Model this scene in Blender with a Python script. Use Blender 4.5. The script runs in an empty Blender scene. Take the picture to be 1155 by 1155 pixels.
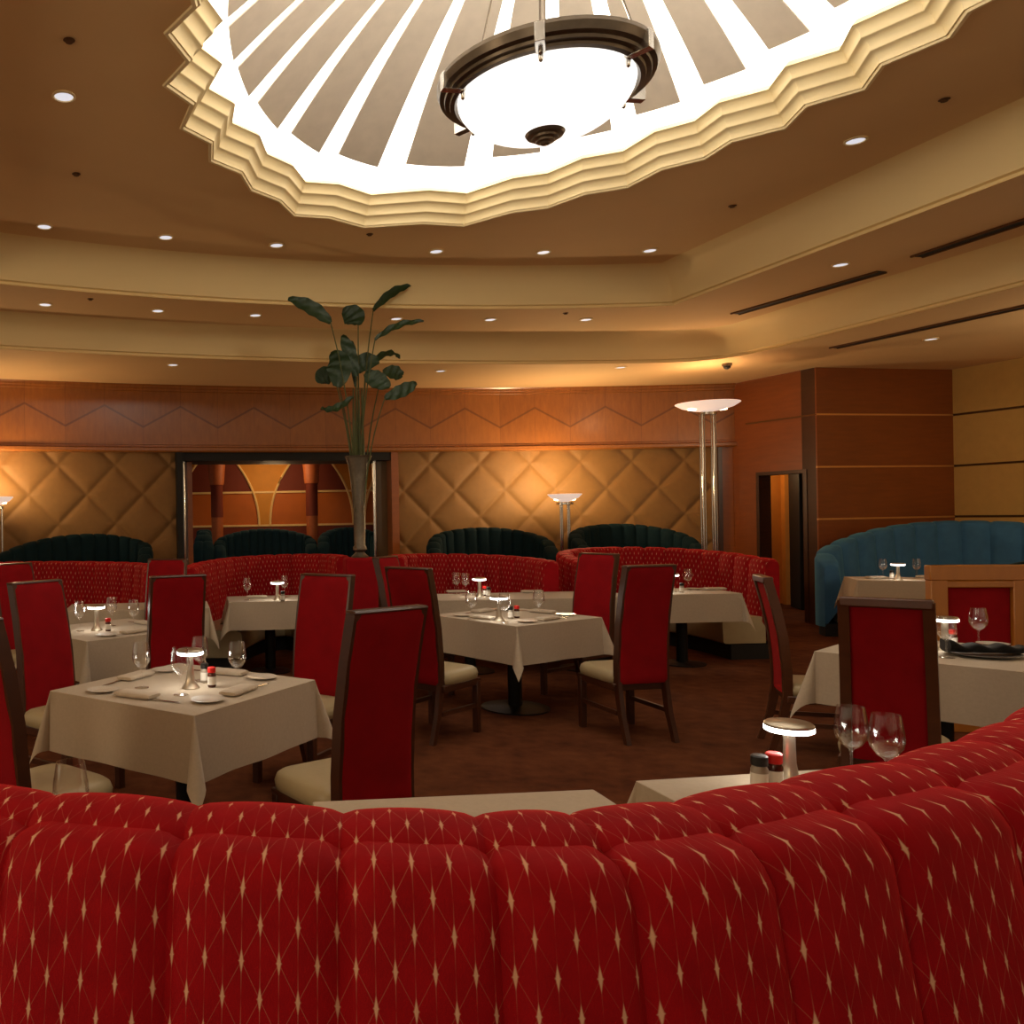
import bpy, bmesh, math, random
from mathutils import Vector, Matrix
random.seed(7)
scene = bpy.context.scene
COL = scene.collection
PI = math.pi
sin, cos = math.sin, math.cos

# ------------------------------------------------------------------ camera
F, PX0, PY0, RHO, EYE = 950.0, 270.0, 584.4, 0.017, 1.6
RV = Vector((cos(RHO), 0, -sin(RHO)))
UV_ = Vector((sin(RHO), 0, cos(RHO)))


def ray(px, py):
    return Vector((0, 1, 0)) + RV * ((px - PX0) / F) + UV_ * ((PY0 - py) / F)


def at(px, py, z):
    """point at height z seen at that place of the photograph"""
    d = ray(px, py)
    return d * ((z - EYE) / d.z) + Vector((0, 0, EYE))


def at_depth(px, py, Y):
    return ray(px, py) * Y + Vector((0, 0, EYE))


cam_d = bpy.data.cameras.new('camera')
cam = bpy.data.objects.new('camera', cam_d)
COL.objects.link(cam)
cam.matrix_world = Matrix(((RV.x, UV_.x, 0, 0), (RV.y, UV_.y, -1, 0), (RV.z, UV_.z, 0, EYE), (0, 0, 0, 1)))
cam_d.sensor_width = 36
cam_d.lens = F / 1155 * 36
cam_d.shift_x = (577.5 - PX0) / 1155
cam_d.shift_y = (PY0 - 577.5) / 1155
cam_d.clip_start = 0.05
scene.camera = cam

# ------------------------------------------------------------------ materials
def lin(c):
    return tuple(((v / 255) / 12.92 if v / 255 < .04045 else ((v / 255 + .055) / 1.055) ** 2.4) for v in c)


class NT:
    def __init__(self, name):
        self.m = bpy.data.materials.new(name)
        self.m.use_nodes = True
        self.t = self.m.node_tree
        self.b = self.t.nodes['Principled BSDF']
        self.out = self.t.nodes['Material Output']

    def n(self, typ, **kw):
        nd = self.t.nodes.new(typ)
        for k, v in kw.items():
            setattr(nd, k, v)
        return nd

    def l(self, a, b):
        self.t.links.new(a, b)

    def math(self, op, a, b=None, c=None, clamp=False):
        nd = self.n('ShaderNodeMath', operation=op, use_clamp=clamp)
        for i, v in enumerate((a, b, c)):
            if v is None:
                continue
            if isinstance(v, (int, float)):
                nd.inputs[i].default_value = v
            else:
                self.l(v, nd.inputs[i])
        return nd.outputs[0]

    def mix(self, f, a, b):
        nd = self.n('ShaderNodeMix', data_type='RGBA')
        for i, v in ((0, f), (6, a), (7, b)):
            if isinstance(v, (int, float)):
                nd.inputs[i].default_value = v
            elif isinstance(v, tuple):
                nd.inputs[i].default_value = (*v[:3], 1)
            else:
                self.l(v, nd.inputs[i])
        return nd.outputs[2]

    def noise(self, vec, scale, detail=3, rough=.5):
        nd = self.n('ShaderNodeTexNoise')
        nd.inputs['Scale'].default_value = scale
        nd.inputs['Detail'].default_value = detail
        nd.inputs['Roughness'].default_value = rough
        if vec is not None:
            self.l(vec, nd.inputs['Vector'])
        return nd.outputs[0]

    def coord(self, kind='Object', scale=None):
        tc = self.n('ShaderNodeTexCoord')
        o = tc.outputs[kind]
        if scale:
            mp = self.n('ShaderNodeMapping')
            mp.inputs['Scale'].default_value = scale
            self.l(o, mp.inputs['Vector'])
            o = mp.outputs[0]
        return o

    def bump(self, h, strength=.2, dist=.01):
        nd = self.n('ShaderNodeBump')
        nd.inputs['Strength'].default_value = strength
        nd.inputs['Distance'].default_value = dist
        self.l(h, nd.inputs['Height'])
        self.l(nd.outputs[0], self.b.inputs['Normal'])

    def set(self, **kw):
        for k, v in kw.items():
            i = self.b.inputs[k.replace('_', ' ')]
            if isinstance(v, tuple):
                i.default_value = (*v[:3], 1)
            elif isinstance(v, (int, float)):
                i.default_value = v
            else:
                self.l(v, i)
        return self


def plain(name, rgb, rough=.6, metal=0, var=.12, scale=6, bump=0, **kw):
    k = NT(name)
    c = lin(rgb)
    ns = k.noise(k.coord(), scale)
    f = k.math('MULTIPLY_ADD', ns, var * 2, 1 - var)
    mul = k.n('ShaderNodeMix', data_type='RGBA', blend_type='MULTIPLY')
    mul.inputs[0].default_value = 1
    mul.inputs[6].default_value = (*c, 1)
    k.l(f, mul.inputs[7])
    k.set(Base_Color=mul.outputs[2], Roughness=rough, Metallic=metal, **kw)
    if bump:
        k.bump(k.noise(k.coord(), scale * 12), bump)
    return k.m


def velvet(name, rgb, sheen=.5, tint=None):
    k = NT(name)
    c = lin(rgb)
    n1 = k.noise(k.coord(), 9, 4)
    k.set(Base_Color=k.mix(n1, tuple(x * .75 for x in c), tuple(x * 1.2 for x in c)), Roughness=.85)
    k.set(Sheen_Weight=sheen, Sheen_Roughness=.4, Sheen_Tint=lin(tint or rgb), Specular_IOR_Level=.15)
    k.bump(k.noise(k.coord(), 400, 2), .15, .002)
    return k.m


def wood(name, dark, light, rough=.35, grain=(2, 2, 18), coat=.2, axis_scale=1.5):
    k = NT(name)
    v = k.coord('Object', grain)
    n1 = k.noise(v, axis_scale, 5, .6)
    n2 = k.noise(k.coord(), .8, 2)
    f = k.math('MULTIPLY_ADD', n2, .5, k.math('MULTIPLY', n1, .6), clamp=True)
    k.set(Base_Color=k.mix(f, lin(dark), lin(light)), Roughness=rough, Coat_Weight=coat, Coat_Roughness=.25)
    return k.m


def emit(name, rgb, strength):
    k = NT(name)
    k.set(Base_Color=lin(rgb), Emission_Color=lin(rgb), Emission_Strength=strength, Roughness=.4)
    return k.m


def glass_thin(name, tint=(255, 255, 255), base=.05, rim=.75):
    k = NT(name)
    k.t.nodes.remove(k.b)
    lw = k.n('ShaderNodeLayerWeight')
    lw.inputs['Blend'].default_value = .35
    f = k.math('MULTIPLY_ADD', lw.outputs['Facing'], rim, base, clamp=True)
    f = k.math('POWER', f, 1.6)
    f = k.math('ADD', f, .03, clamp=True)
    tr = k.n('ShaderNodeBsdfTransparent')
    tr.inputs[0].default_value = (*lin(tint), 1)
    gl = k.n('ShaderNodeBsdfGlossy')
    gl.inputs['Roughness'].default_value = .06
    gl.inputs[0].default_value = (.95, .95, .95, 1)
    mx = k.n('ShaderNodeMixShader')
    k.l(f, mx.inputs[0])
    k.l(tr.outputs[0], mx.inputs[1])
    k.l(gl.outputs[0], mx.inputs[2])
    k.l(mx.outputs[0], k.out.inputs[0])
    return k.m


def lattice_velvet(name, red, cream, strength=1.0):
    """red velvet woven with columns of cream spindles joined by fine threads; UV in metres"""
    k = NT(name)
    uv = k.n('ShaderNodeUVMap').outputs[0]
    sp = k.n('ShaderNodeSeparateXYZ')
    k.l(uv, sp.inputs[0])
    U = k.math('DIVIDE', sp.outputs[0], .0305)
    V = k.math('DIVIDE', sp.outputs[1], .112)
    c = k.math('ROUND', U)
    fu = k.math('MULTIPLY', k.math('ABSOLUTE', k.math('SUBTRACT', U, c)), .0305)
    vv = k.math('MULTIPLY_ADD', c, .5, V)
    fv = k.math('MULTIPLY', k.math('ABSOLUTE', k.math('SUBTRACT', vv, k.math('ROUND', vv))), .112)
    spind = k.math('ADD', k.math('DIVIDE', fu, .0036), k.math('DIVIDE', fv, .0190))
    m1 = k.math('SUBTRACT', 1.25, spind, clamp=True)
    arms = k.math('ADD', k.math('DIVIDE', fu, .0054), k.math('DIVIDE', fv, .0075))
    m1 = k.math('MAXIMUM', m1, k.math('SUBTRACT', 1.1, arms, clamp=True))
    m1 = k.math('MULTIPLY', m1, 1.7, clamp=True)
    vl = k.math('SUBTRACT', 1.0, k.math('DIVIDE', fu, .0011), clamp=True)
    vl = k.math('MULTIPLY', vl, k.math('SUBTRACT', 1.05, k.math('DIVIDE', fv, .056), clamp=True))
    dg = None
    for s in (.5, -.5):
        a = k.math('MULTIPLY_ADD', U, s, V)
        a = k.math('ABSOLUTE', k.math('SUBTRACT', a, k.math('ROUND', a)))
        a = k.math('SUBTRACT', 1.0, k.math('DIVIDE', a, .017), clamp=True)
        dg = a if dg is None else k.math('MAXIMUM', dg, a)
    sheen_fade = k.noise(k.coord('Object'), 3.2, 2)  # noise fades the fine threads, imitating the velvet's uneven sheen
    sheen_fade = k.math('MULTIPLY_ADD', sheen_fade, 2.2, -.72, clamp=True)
    thin = k.math('MULTIPLY', k.math('MAXIMUM', k.math('MULTIPLY', vl, .8), k.math('MULTIPLY', dg, .42)), sheen_fade)
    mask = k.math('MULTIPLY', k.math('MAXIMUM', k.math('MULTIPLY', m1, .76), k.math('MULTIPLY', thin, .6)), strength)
    n1 = k.noise(k.coord(), 14, 4)
    r = lin(red)
    base = k.mix(n1, tuple(x * .7 for x in r), tuple(x * 1.25 for x in r))
    k.set(Base_Color=k.mix(mask, base, lin(cream)), Roughness=.8, Sheen_Weight=.6, Sheen_Roughness=.35,
          Sheen_Tint=lin((230, 40, 40)), Specular_IOR_Level=.15)
    k.bump(k.noise(k.coord(), 350, 2), .25, .002)
    return k.m


def wood_band_mat():
    """veneer band with a darker inlaid zigzag line; UV in metres (u along the wall, v height)"""
    k = NT('wood_band')
    uv = k.n('ShaderNodeUVMap').outputs[0]
    sp = k.n('ShaderNodeSeparateXYZ')
    k.l(uv, sp.inputs[0])
    U, V = sp.outputs[0], sp.outputs[1]
    per = 1.10
    tri = k.math('PINGPONG', k.math('ADD', U, 20 * per + .35), per / 2)          # 0..per/2
    zz = k.math('MULTIPLY_ADD', tri, .30 / (per / 2), 2.93)
    d = k.math('ABSOLUTE', k.math('SUBTRACT', V, zz))
    line = k.math('MULTIPLY', k.math('SUBTRACT', 1.0, k.math('DIVIDE', d, .022), clamp=True), 1.6, clamp=True)
    ft = k.math('ABSOLUTE', k.math('SUBTRACT', k.math('FRACT', k.math('DIVIDE', k.math('ADD', U, 20 * per + .35), per / 2)), .5))
    seam = k.math('GREATER_THAN', ft, .492)
    below = k.math('LESS_THAN', V, zz)
    panel = k.math('FLOOR', k.math('DIVIDE', k.math('ADD', U, 20 * per + .35), per / 2))
    wn = k.n('ShaderNodeTexWhiteNoise', noise_dimensions='1D')
    k.l(panel, wn.inputs['W'])
    mp = k.n('ShaderNodeMapping')
    mp.inputs['Scale'].default_value = (3, .7, 1)
    k.l(uv, mp.inputs[0])
    g = k.noise(mp.outputs[0], 6, 5, .65)
    f = k.math('ADD', k.math('MULTIPLY', g, .8), k.math('MULTIPLY_ADD', wn.outputs[0], .3, -.1), clamp=True)
    f = k.math('ADD', f, k.math('MULTIPLY', below, .12), clamp=True)
    c = k.mix(f, lin((116, 64, 22)), lin((172, 106, 42)))
    c = k.mix(k.math('MAXIMUM', k.math('MULTIPLY', line, .55), k.math('MULTIPLY', seam, .3)), c, lin((62, 24, 8)))
    k.set(Base_Color=c, Roughness=.38, Coat_Weight=.25, Coat_Roughness=.2)
    return k.m


def carpet_mat():
    k = NT('carpet')
    v = k.coord('Object')
    n1 = k.noise(v, 2.3, 4, .6)
    n2 = k.noise(v, 9, 3)
    n3 = k.noise(v, 160, 2)
    f = k.math('ADD', k.math('MULTIPLY', n1, .6), k.math('MULTIPLY', n2, .5), clamp=True)
    f = k.math('MULTIPLY_ADD', k.math('SUBTRACT', f, .45), 2.2, .4, clamp=True)
    c = k.mix(f, lin((60, 24, 14)), lin((118, 68, 38)))
    c = k.mix(k.math('MULTIPLY', n3, .5), c, lin((40, 14, 9)))
    k.set(Base_Color=c, Roughness=.95, Specular_IOR_Level=.1)
    k.bump(n3, .4, .004)
    return k.m


def cloth_mat(name, rgb):
    k = NT(name)
    v = k.coord('Object')
    w1 = k.noise(v, 60, 3, .7)
    c = lin(rgb)
    k.set(Base_Color=k.mix(w1, tuple(x * .86 for x in c), tuple(min(1, x * 1.08) for x in c)), Roughness=.9,
          Specular_IOR_Level=.15, Sheen_Weight=.15)
    k.bump(k.noise(v, 260, 2), .2, .002)
    return k.m


M = dict(
    ceiling=plain('ceiling_paint', (232, 194, 138), .8, var=.04, scale=2),
    cove=plain('cove_paint', (244, 218, 158), .75, var=.03, scale=2),
    rim=plain('gilded_plaster', (250, 228, 176), .55, var=.04),
    fin=plain('silver_leaf', (206, 192, 174), .55, metal=.0, var=.12, scale=9),
    dome=emit('cove_glow_shell', (255, 252, 244), 1.7),  # shell emits by itself in place of hidden cove lighting
    bowl=emit('alabaster_glass', (255, 252, 246), .95),
    bronze=plain('dark_bronze', (112, 100, 86), .35, metal=.85, var=.2, scale=20),
    chrome=plain('chrome', (205, 200, 192), .18, metal=1, var=.05),
    pewter=plain('hammered_pewter', (120, 112, 98), .28, metal=.9, var=.25, scale=30, bump=.5),
    carpet=carpet_mat(),
    band=wood_band_mat(),
    wood=wood('orange_veneer', (112, 56, 20), (176, 100, 42)),
    wall_wood=wood('mahogany_veneer', (92, 42, 14), (146, 76, 28), .4),
    dark_wood=wood('dark_wood', (40, 20, 10), (74, 40, 20)),
    chair_dark=wood('dark_chair_wood', (44, 20, 10), (82, 42, 20), .35, (3, 3, 12)),
    chair_wood=wood('walnut_chair_wood', (54, 28, 13), (100, 54, 25), .35, (3, 3, 12)),
    oak=wood('honey_wood', (140, 84, 26), (198, 124, 44), .3, (10, 3, 2), .4),
    black=plain('black_void_paint', (14, 11, 9), .7),
    black_metal=plain('black_metal', (22, 20, 19), .45, metal=.5),
    quilt=plain('gold_fabric', (134, 94, 42), .7, var=.12, scale=14, bump=.15, Sheen_Weight=.3),
    cream_wall=plain('cream_wall_fabric', (208, 164, 88), .8, var=.08, scale=10, bump=.12),
    groove=plain('dark_groove', (96, 58, 18), .8),
    inlay=plain('brass_inlay', (214, 160, 96), .35, metal=.6),
    red=velvet('red_velvet', (140, 8, 18), .35, (220, 40, 40)),
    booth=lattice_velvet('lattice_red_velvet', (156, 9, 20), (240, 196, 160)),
    teal=velvet('teal_velvet', (60, 104, 142), .7, (90, 150, 165)),
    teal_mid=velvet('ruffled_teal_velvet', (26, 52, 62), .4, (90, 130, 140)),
    teal_shaded=velvet('shaded_teal_velvet', (12, 36, 42), .25, (60, 100, 105)),  # same teal velvet with the shade put into its colour
    leather=plain('cream_leather', (174, 158, 122), .42, var=.08, scale=12, bump=.08),
    cloth=cloth_mat('white_tablecloth', (188, 172, 150)),
    napkin=cloth_mat('napkin_linen', (196, 181, 160)),
    blacknapkin=cloth_mat('black_linen', (22, 20, 18)),
    china=plain('white_china', (214, 206, 192), .25, var=.03),
    slate=plain('grey_stoneware', (96, 92, 86), .4),
    steel=plain('cutlery_steel', (196, 190, 180), .2, metal=1),
    glass=glass_thin('clear_glass'),
    frosted=plain('tinted_glass_panel', (120, 96, 62), .3, var=.06, Alpha=.8),
    lampmetal=plain('brushed_nickel', (186, 172, 150), .32, metal=.85),
    lampglow=emit('lamp_light_ring', (255, 250, 240), 7.0),
    torch=emit('torchiere_bowl_glass', (255, 226, 206), .5),
    torchhot=emit('torchiere_bulb_glow', (255, 214, 160), 9.0),
    down=emit('downlight_lens', (214, 216, 226), .75),
    redcap=plain('red_plastic', (208, 30, 26), .4),
    blackcap=plain('black_plastic', (26, 24, 22), .4),
    jar=plain('jar_label_glass', (150, 138, 122), .3, var=.2, scale=60),
    label=plain('paper_label', (226, 220, 208), .6),
    sauce=plain('dark_sauce', (74, 30, 18), .25),
    leaf=plain('banana_leaf', (34, 56, 24), .5, var=.3, scale=12),
    stalk=plain('leaf_stalk', (74, 78, 36), .55, var=.2),
    maroon=plain('maroon_paint', (112, 40, 20), .7),
    gold=plain('gold_paint', (206, 140, 46), .65),
    orange=plain('amber_paint', (190, 100, 28), .65),
    cream=plain('cream_trim', (240, 206, 140), .5),
    stone=plain('column_stone', (168, 88, 42), .6, var=.25, scale=20),
    lit=plain('amber_plaster', (214, 138, 52), .7),
)

# ------------------------------------------------------------------ mesh helpers
class MB:
    def __init__(self):
        self.v, self.f, self.uv, self.mi = [], [], [], []

    def add(self, vs, fs, uvs=None, mi=0):
        o = len(self.v)
        self.v += [tuple(p) for p in vs]
        for k, f in enumerate(fs):
            self.f.append([i + o for i in f])
            self.uv.append([uvs[i] for i in f] if uvs else None)
            self.mi.append(mi)
        return self

    def box(self, c, s, rz=0, mi=0, taper=1.0):
        x, y, z = (a / 2 for a in s)
        vs = []
        for dz, t in ((-z, 1), (z, taper)):
            for dx, dy in ((-x, -y), (x, -y), (x, y), (-x, y)):
                X, Y = dx * t, dy * t
                vs.append((c[0] + X * cos(rz) - Y * sin(rz), c[1] + X * sin(rz) + Y * cos(rz), c[2] + dz))
        return self.add(vs, [(3, 2, 1, 0), (4, 5, 6, 7), (0, 1, 5, 4), (1, 2, 6, 5), (2, 3, 7, 6), (3, 0, 4, 7)], mi=mi)

    def lathe(self, prof, n=24, c=(0, 0, 0), caps=True, mi=0):
        vs, fs = [], []
        m = len(prof)
        for i in range(n):
            a = 2 * PI * i / n
            for r, z in prof:
                vs.append((c[0] + r * cos(a), c[1] + r * sin(a), c[2] + z))
        for i in range(n):
            j = (i + 1) % n
            for k in range(m - 1):
                fs.append((i * m + k, j * m + k, j * m + k + 1, i * m + k + 1))
        if caps:
            if prof[0][0] > 1e-5:
                fs.append([i * m for i in reversed(range(n))])
            if prof[-1][0] > 1e-5:
                fs.append([i * m + m - 1 for i in range(n)])
        return self.add(vs, fs, mi=mi)

    def tube(self, pts, r, n=8, mi=0):
        pts = [Vector(p) for p in pts]
        vs, fs = [], []
        rs = r if isinstance(r, (list, tuple)) else [r] * len(pts)
        for i, p in enumerate(pts):
            t = (pts[min(i + 1, len(pts) - 1)] - pts[max(i - 1, 0)]).normalized()
            a = Vector((0, 0, 1)) if abs(t.z) < .9 else Vector((1, 0, 0))
            u = t.cross(a).normalized()
            w = t.cross(u)
            for k in range(n):
                g = 2 * PI * k / n
                vs.append(p + u * (rs[i] * cos(g)) + w * (rs[i] * sin(g)))
        for i in range(len(pts) - 1):
            for k in range(n):
                fs.append((i * n + k, i * n + (k + 1) % n, (i + 1) * n + (k + 1) % n, (i + 1) * n + k))
        fs.append(list(reversed(range(n))))
        fs.append([(len(pts) - 1) * n + k for k in range(n)])
        return self.add(vs, fs, mi=mi)

    def grid(self, P, U=None, close_u=False, mi=0):
        """P[i][j] points; U[i][j] uvs"""
        ni, nj = len(P), len(P[0])
        vs = [P[i][j] for i in range(ni) for j in range(nj)]
        uvs = [U[i][j] for i in range(ni) for j in range(nj)] if U else None
        fs = []
        for i in range(ni if close_u else ni - 1):
            k = (i + 1) % ni
            for j in range(nj - 1):
                fs.append((i * nj + j, k * nj + j, k * nj + j + 1, i * nj + j + 1))
        return self.add(vs, fs, uvs, mi)

    def build(self, name, mat, parent=None, smooth=True, angle=40, loc=None, bevel=0):
        me = bpy.data.meshes.new(name)
        me.from_pydata(self.v, [], self.f)
        for m in (mat if isinstance(mat, (list, tuple)) else [mat]):
            me.materials.append(M[m] if isinstance(m, str) else m)
        if any(u is not None for u in self.uv):
            lay = me.uv_layers.new(name='UVMap')
            k = 0
            for fi, f in enumerate(self.f):
                for c in range(len(f)):
                    lay.data[k].uv = self.uv[fi][c] if self.uv[fi] else (0, 0)
                    k += 1
        for p, mi in zip(me.polygons, self.mi):
            p.material_index = mi
        bm = bmesh.new()
        bm.from_mesh(me)
        bmesh.ops.recalc_face_normals(bm, faces=bm.faces)
        bm.to_mesh(me)
        bm.free()
        if smooth:
            me.shade_smooth()
            me.set_sharp_from_angle(angle=math.radians(angle))
        o = bpy.data.objects.new(name, me)
        COL.objects.link(o)
        if parent:
            o.parent = parent
        if loc:
            o.location = loc
        if bevel:
            b = o.modifiers.new('bevel', 'BEVEL')
            b.width = bevel
            b.segments = 2
            b.limit_method = 'ANGLE'
        return o


def tag(o, label=None, cat=None, group=None, kind=None):
    for k, v in (('label', label), ('category', cat), ('group', group), ('kind', kind)):
        if v:
            o[k] = v
    return o


def thing(name, label, cat, loc=(0, 0, 0), rz=0, group=None):
    o = bpy.data.objects.new(name, None)
    COL.objects.link(o)
    o.location = loc
    o.rotation_euler = (0, 0, rz)
    o.empty_display_size = .1
    return tag(o, label, cat, group)


KIDS = {}


def kids(o):
    return [c for c in bpy.data.objects if c.parent == o]


def dup(o, label=None, loc=None, rz=None, group=None, parent=None):
    c = o.copy()
    COL.objects.link(c)
    if parent is not None:
        c.parent = parent
    for ch in kids(o):
        dup(ch, parent=c)
    if label:
        c['label'] = label
    if group:
        c['group'] = group
    if loc is not None:
        c.location = loc
    if rz is not None:
        c.rotation_euler = (0, 0, rz)
    return c


class Proto:
    """first use returns the original, later uses copies"""
    def __init__(self, make):
        self.make, self.o = make, None

    def put(self, label, loc, rz=0, group=None, scale=None):
        if self.o is None:
            self.o = o = self.make()
            o.location = loc
            o.rotation_euler = (0, 0, rz)
            o['label'] = label
            if group:
                o['group'] = group
        else:
            o = dup(self.o, label, loc, rz, group)
        if scale:
            o.scale = (scale,) * 3
        return o


def light(name, kind, loc, energy, color, size=.1, parent=None, rot=None, **kw):
    d = bpy.data.lights.new(name, kind)
    d.energy = energy
    d.color = color
    if kind in ('POINT', 'SPOT'):
        d.shadow_soft_size = size
    else:
        d.size = size
    for k, v in kw.items():
        setattr(d, k, v)
    o = bpy.data.objects.new(name, d)
    COL.objects.link(o)
    o.location = loc
    if rot:
        o.rotation_euler = rot
    if parent:
        o.parent = parent
    return o


# ------------------------------------------------------------------ plan curves
def offset_poly(poly, d, closed=True):
    """inward (left of a counter-clockwise polygon) mitred offset by d"""
    out = []
    n = len(poly)
    for i in range(n):
        p = Vector(poly[i])
        a = Vector(poly[i - 1]) if (closed or i > 0) else None
        b = Vector(poly[(i + 1) % n]) if (closed or i < n - 1) else None
        n1 = n2 = None
        if a is not None:
            t = (p - a).normalized()
            n1 = Vector((-t.y, t.x))
        if b is not None:
            t = (b - p).normalized()
            n2 = Vector((-t.y, t.x))
        if n1 is None:
            n1 = n2
        if n2 is None:
            n2 = n1
        m = (n1 + n2)
        m = m / max(.3, m.length_squared / 2)
        out.append(tuple(p + m * d))
    return out


def arc(c, R, x0, x1, n):
    return [(x0 + (x1 - x0) * i / n, c[1] + math.sqrt(R * R - (x0 + (x1 - x0) * i / n - c[0]) ** 2)) for i in range(n + 1)]


def ccw(poly):
    a = sum(poly[i - 1][0] * poly[i][1] - poly[i][0] * poly[i - 1][1] for i in range(len(poly)))
    return poly if a > 0 else poly[::-1]


DC = Vector((1.885, 4.845))
WC, WR = (5.501, -11.465), 24.52
F1C, F1R = (5.433, -10.217), 21.24
F2C, F2R = (3.762, -4.596), 14.09
YB = -2.5
wall_poly = ccw(arc(WC, WR, -7.5, 7.65, 44) + [(7.677, 12.74), (7.969, 11.597), (10.182, 11.99), (10.182 + .2215 * 14.5, YB), (-5.0, YB)])
f1_poly = ccw(arc(F1C, F1R, -4.9, 5.55, 36) + [(5.9, 10.98), (6.2, 10.82), (6.4, 10.55), (6.47, 10.2), (6.97, 7.446), (8.68, YB + .3), (-2.9, YB + .3)])
f2_poly = ccw(arc(F2C, F2R, -2.65, 4.9, 30) + [(5.498, 5.859), (6.86, YB + .6), (-.4, YB + .6)])
Z1, Z2, Z3 = 3.54, 3.90, 4.30


def ray_hit(poly, c, ang):
    d = Vector((cos(ang), sin(ang)))
    best = None
    for i in range(len(poly)):
        a, b = Vector(poly[i - 1]) - c, Vector(poly[i]) - c
        e = b - a
        den = d.x * e.y - d.y * e.x
        if abs(den) < 1e-9:
            continue
        t = (a.x * e.y - a.y * e.x) / den
        s = (a.x * d.y - a.y * d.x) / den
        if t > 0 and -1e-6 <= s <= 1 + 1e-6 and (best is None or t > best):
            best = t
    return c + d * best


def annulus(mb, outer, inner, z, c=DC, mi=0):
    angs = sorted({round(math.atan2(p[1] - c.y, p[0] - c.x), 4) for p in list(outer) + list(inner)})
    P = []
    for a in angs:
        o, i = ray_hit(outer, c, a), ray_hit(inner, c, a)
        P.append([(i.x, i.y, z), (o.x, o.y, z)])
    mb.grid(P, close_u=True, mi=mi)


# rim of the dome: zigzag of an oval
AX = Vector((.982, .187))
AY = Vector((-.187, .982))


def oval(t, s=1.0):
    t = math.radians(t)
    return DC + AX * (2.221 * s * cos(t)) + AY * (3.054 * s * sin(t))


outs = [(175.4, 1.003), (165, 1.013), (153.9, 1.005), (142.2, .986), (127.6, .973), (111.5, 1.01), (92.7, 1.008), (69, 1.02),
        (52, .983), (37.4, .994), (24.6, .985), (13.3, 1.01), (2.9, 1.012), (-8.1, .994)]
ins = [(170, .945), (159.6, .949), (147.6, .946), (134.7, .937), (119.1, .957), (103.2, .970), (79, .966), (59.5, .957),
       (44.9, .943), (31, .942), (19.5, .94), (8.2, .937), (-2.2, .938), (-13.1, .94)]
mir = [(-19, .99), (-30, .99), (-42, .99), (-56, .99), (-72, 1.01), (-91, 1.01), (-110, 1.0), (-126, .99), (-140, .99), (-152, .99),
       (-163.5, .99), (-174.3, .99)]
rim_t = []
for a, b in zip(outs, ins):
    rim_t += [a, b]
for i, m in enumerate(mir):
    nxt = mir[i + 1][0] if i < len(mir) - 1 else -184.6
    rim_t += [m, ((m[0] + nxt) / 2, .945)]
rim_poly = ccw([tuple(oval(t, s)) for t, s in rim_t])

# ------------------------------------------------------------------ ceiling
mb = MB()
annulus(mb, wall_poly, f1_poly, Z1)
f1_in = offset_poly(f1_poly, .28)
annulus(mb, f1_in, f2_poly, Z2)
f2_in = offset_poly(f2_poly, .30)
annulus(mb, f2_in, rim_poly, Z3)
tag(mb.build('ceiling', 'ceiling', smooth=False), kind='structure')


def cove(name, poly, z0, z1, inset):
    prof = [(0, 0), (-.02, .012), (-.02, .035), (.012, .045), (.012, .06)]
    h = z1 - z0 - .06
    for k in range(9):
        a = k / 8 * PI / 2
        prof.append((.012 + (inset - .012) * (1 - cos(a)), .06 + h * sin(a)))
    rings = [[(p[0], p[1], z0 + dz) for p in offset_poly(poly, i)] for i, dz in prof]
    P = [[rings[k][i] for k in range(len(prof))] for i in range(len(poly))]
    m = MB()
    m.grid(P, close_u=True)
    return tag(m.build(name, 'cove', angle=35), kind='structure')


cove('trim_1', f1_poly, Z1, Z2, .28)
cove('trim_2', f2_poly, Z2, Z3, .30)

# ------------------------------------------------------------------ dome
dome = thing('ceiling_dome', 'oval sunburst dome with glowing white gaps, grey fins and a gold zigzag rim', 'dome', (DC.x, DC.y, Z3))


def inset_rim(d):
    out = []
    for p in rim_poly:
        v = Vector(p) - DC
        out.append(v * (1 - d / v.length))
    return out


prof = [(-.035, -.002), (-.03, -.014), (-.008, -.014), (0, 0)]
for b in range(3):
    for k in range(7):
        a = k / 6 * PI / 2
        prof.append((.012 + b * .062 + .05 * (1 - cos(a)) - 0.0, b * .074 + .068 * sin(a)))
    prof.append((.012 + (b + 1) * .062 - .004, b * .074 + .07))
prof.append((.16, .26))
rings = [[(p.x, p.y, dz) for p in inset_rim(i)] for i, dz in prof]
m = MB()
m.grid([[rings[k][i] for k in range(len(prof))] for i in range(len(rim_poly))], close_u=True)
m.build('rim_moulding', 'rim', dome, angle=28)


def dome_z(rho):
    return .22 + 1.05 * (1 - rho ** 1.7)


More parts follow.
